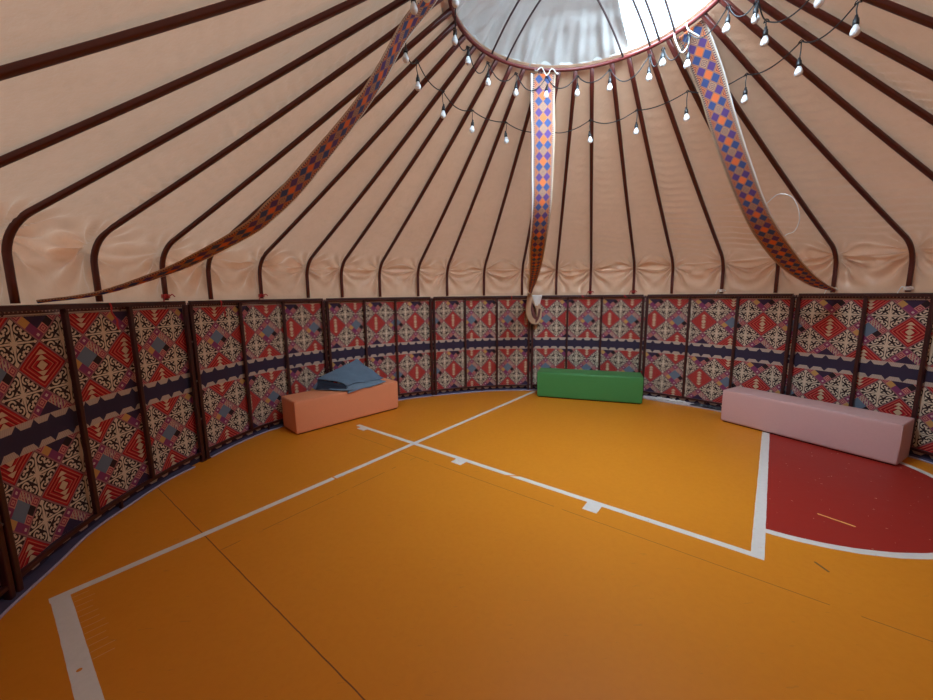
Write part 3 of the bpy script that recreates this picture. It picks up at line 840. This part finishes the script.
# ------------------------------------------------------------------ light strings
def revolve(prof, n=12):
    V = []; F = []
    for (r, z) in prof:
        for i in range(n): V.append(Vector((r * math.cos(2 * math.pi * i / n), r * math.sin(2 * math.pi * i / n), z)))
    for k in range(len(prof) - 1):
        for i in range(n): F.append((k * n + i, k * n + (i + 1) % n, (k + 1) * n + (i + 1) % n, (k + 1) * n + i))
    F.append(tuple(range(n))[::-1]); F.append(tuple((len(prof) - 1) * n + i for i in range(n)))
    return V, F
SOCKP = [(0.004, 0.052), (0.007, 0.050), (0.009, 0.035), (0.013, 0.030), (0.015, 0.012), (0.0155, 0.0), (0.012, -0.002)]
BULBP = [(0.010, 0.0), (0.0125, -0.008), (0.0195, -0.022), (0.0235, -0.036), (0.0225, -0.047), (0.016, -0.057), (0.006, -0.0615), (0.001, -0.062)]
sockme = None; bulbme = None
def socket(parent, base, top, zb):
    """hanging cord from top, socket and bulb; zb = centre height of the bulb"""
    global sockme, bulbme
    loc = Vector((top.x, top.y, zb + 0.034)) - base
    if sockme is None:
        V, F = revolve(SOCKP); s = link_mesh('socket', V, F, M_BLACK, parent); sockme = s.data
        V, F = revolve(BULBP); b = link_mesh('bulb', V, F, M_BULB, s); bulbme = b.data
    else:
        s = bpy.data.objects.new('socket', sockme); COL.objects.link(s); s.parent = parent
        b = bpy.data.objects.new('bulb', bulbme); COL.objects.link(b); b.parent = s
    s.location = loc
    s.rotation_euler = (random.uniform(-.12, .12), random.uniform(-.12, .12), 0)
    t = top - base; e = loc + Vector((0, 0, 0.05))
    if t.z - e.z > 0.01:
        md = (t + e) / 2 + Vector((random.uniform(-.008, .008), random.uniform(-.008, .008), 0))
        V, F = sweep(catmull([t, md, e], 5), csec(0.0032, 6), up=Vector((1, 0, 0))); link_mesh('drop_cord', V, F, M_BLACK, parent)
def string(label, att, sag, parent_loc):
    base = Vector(parent_loc); root = empty('light_string', base); tag(root, label, 'string lights', 'string lights under the crown ring')
    pts = []
    for i, (top, zb) in enumerate(att):
        pts.append(top)
        if i < len(att) - 1:
            nx = att[i + 1][0]; s = sag[i % len(sag)]
            for q, f in ((0.12, 0.45), (0.3, 0.9), (0.5, 1.0), (0.72, 0.75), (0.9, 0.25)):
                p = top.lerp(nx, q); p.z -= s * f; pts.append(p)
    V, F = sweep([p - base for p in catmull(pts, 4)], csec(0.0042, 6)); link_mesh('cable', V, F, M_BLACK, root)
    for top, zb in att:
        if zb is not None: socket(root, base, top, zb)
        # cable tie around the pole
        V, F = sweep([top - base + Vector((0.014 * math.cos(q), 0.014 * math.sin(q), 0.006 * math.sin(2 * q))) for q in np.linspace(0, 6.28, 9)[:-1]], csec(0.0035, 5), closed=True)
        link_mesh('cable_tie', V, F, M_BLACK, root)
low = [(-119, 1.16, 3.33, 3.13), (-104.9, 1.15, 3.35, 3.25), (-91, 1.20, 3.325, None), (-83.0, 1.237, 3.294, 3.235), (-75.8, 1.20, 3.31, 3.124), (-54.7, 1.224, 3.303, 3.108), (-36.7, 1.253, 3.285, 3.107), (-18.9, 1.283, 3.266, 3.088),
       (1.0, 1.341, 3.231, None), (18.6, 1.272, 3.273, 3.078), (37.4, 1.273, 3.273, 3.076), (56.7, 1.267, 3.276, 3.059), (75.0, 1.353, 3.223, 3.038), (92.0, 1.373, 3.21, 3.02), (107, 1.43, 3.19, 3.03)]
string('outer string of white bulbs tied part way down the roof poles', [(pol(a, r, z - 0.012), zb) for a, r, z, zb in low], [0.05, 0.06, 0.03, 0.045], pol(0, 1.3, 3.2))
up_ = [(-98, 0.88, 3.52, 3.40), (-84, 0.88, 3.52, None), (-71.8, 0.93, 3.50, 3.459 - 0.03), (-57.9, 0.93, 3.50, 3.402), (-41.8, 0.93, 3.50, 3.350), (-23.1, 0.93, 3.50, 3.345), (-5.1, 0.93, 3.50, 3.36), (11.6, 0.93, 3.50, 3.362), (28.4, 0.93, 3.50, 3.362),
       (48.0, 0.93, 3.50, 3.335), (54.6, 0.93, 3.50, 3.399), (67.4, 0.93, 3.50, 3.289), (85.5, 0.96, 3.49, 3.355), (92.5, 1.06, 3.43, 3.335), (100, 1.00, 3.46, None)]
string('inner string of white bulbs hanging close to the crown ring', [(pol(a, r, z), zb) for a, r, z, zb in up_], [0.12, 0.09, 0.07, 0.13, 0.10], pol(0, 0.93, 3.45))
sh = [(98, 1.00, 3.46, None), (90.5, 1.16, 3.345, 3.225), (104.5, 1.27, 3.32, 3.245)]
string('short looping string of bulbs at the upper right between the other two', [(pol(a, r, z), zb) for a, r, z, zb in sh], [0.05, 0.06], pol(95, 1.2, 3.3))

# ------------------------------------------------------------------ cords
def cord(label, pts, r=0.004, mat=None, cat='cord'):
    base = Vector(pts[0]); V, F = sweep([p - base for p in catmull(pts, 8)], csec(r, 6), up=Vector((0.3, 0.2, 1)).normalized())
    o = link_mesh('cord', V, F, mat or M_WHITE, loc=base); return tag(o, label, cat)
cord('white cord tying the right patterned band to the crown ring', [pol(60, 0.92, 3.575), pol(62, 0.885, 3.50), pol(64, 0.93, 3.40), pol(65.5, 0.97, 3.47), pol(67, 0.90, 3.56), pol(69, 0.885, 3.50), pol(70.5, 0.97, 3.46)], 0.0045)
cord('white cord tying the middle band to the crown ring', [pol(-13, 0.94, 3.575), pol(-12, 0.89, 3.53), pol(-9, 0.89, 3.56), pol(-6, 0.89, 3.50), pol(-3, 0.89, 3.555), pol(0, 0.89, 3.51), pol(1, 0.935, 3.555)], 0.0045)
cord('thin white cord hanging loose beside the right patterned band', [pol(68, 1.99, 2.36), pol(71, 1.98, 2.42), pol(73.5, 2.03, 2.37), pol(74, 2.10, 2.22), pol(72.3, 2.16, 2.12), pol(70, 2.20, 2.10), pol(68.4, 2.24, 2.07)], 0.004)
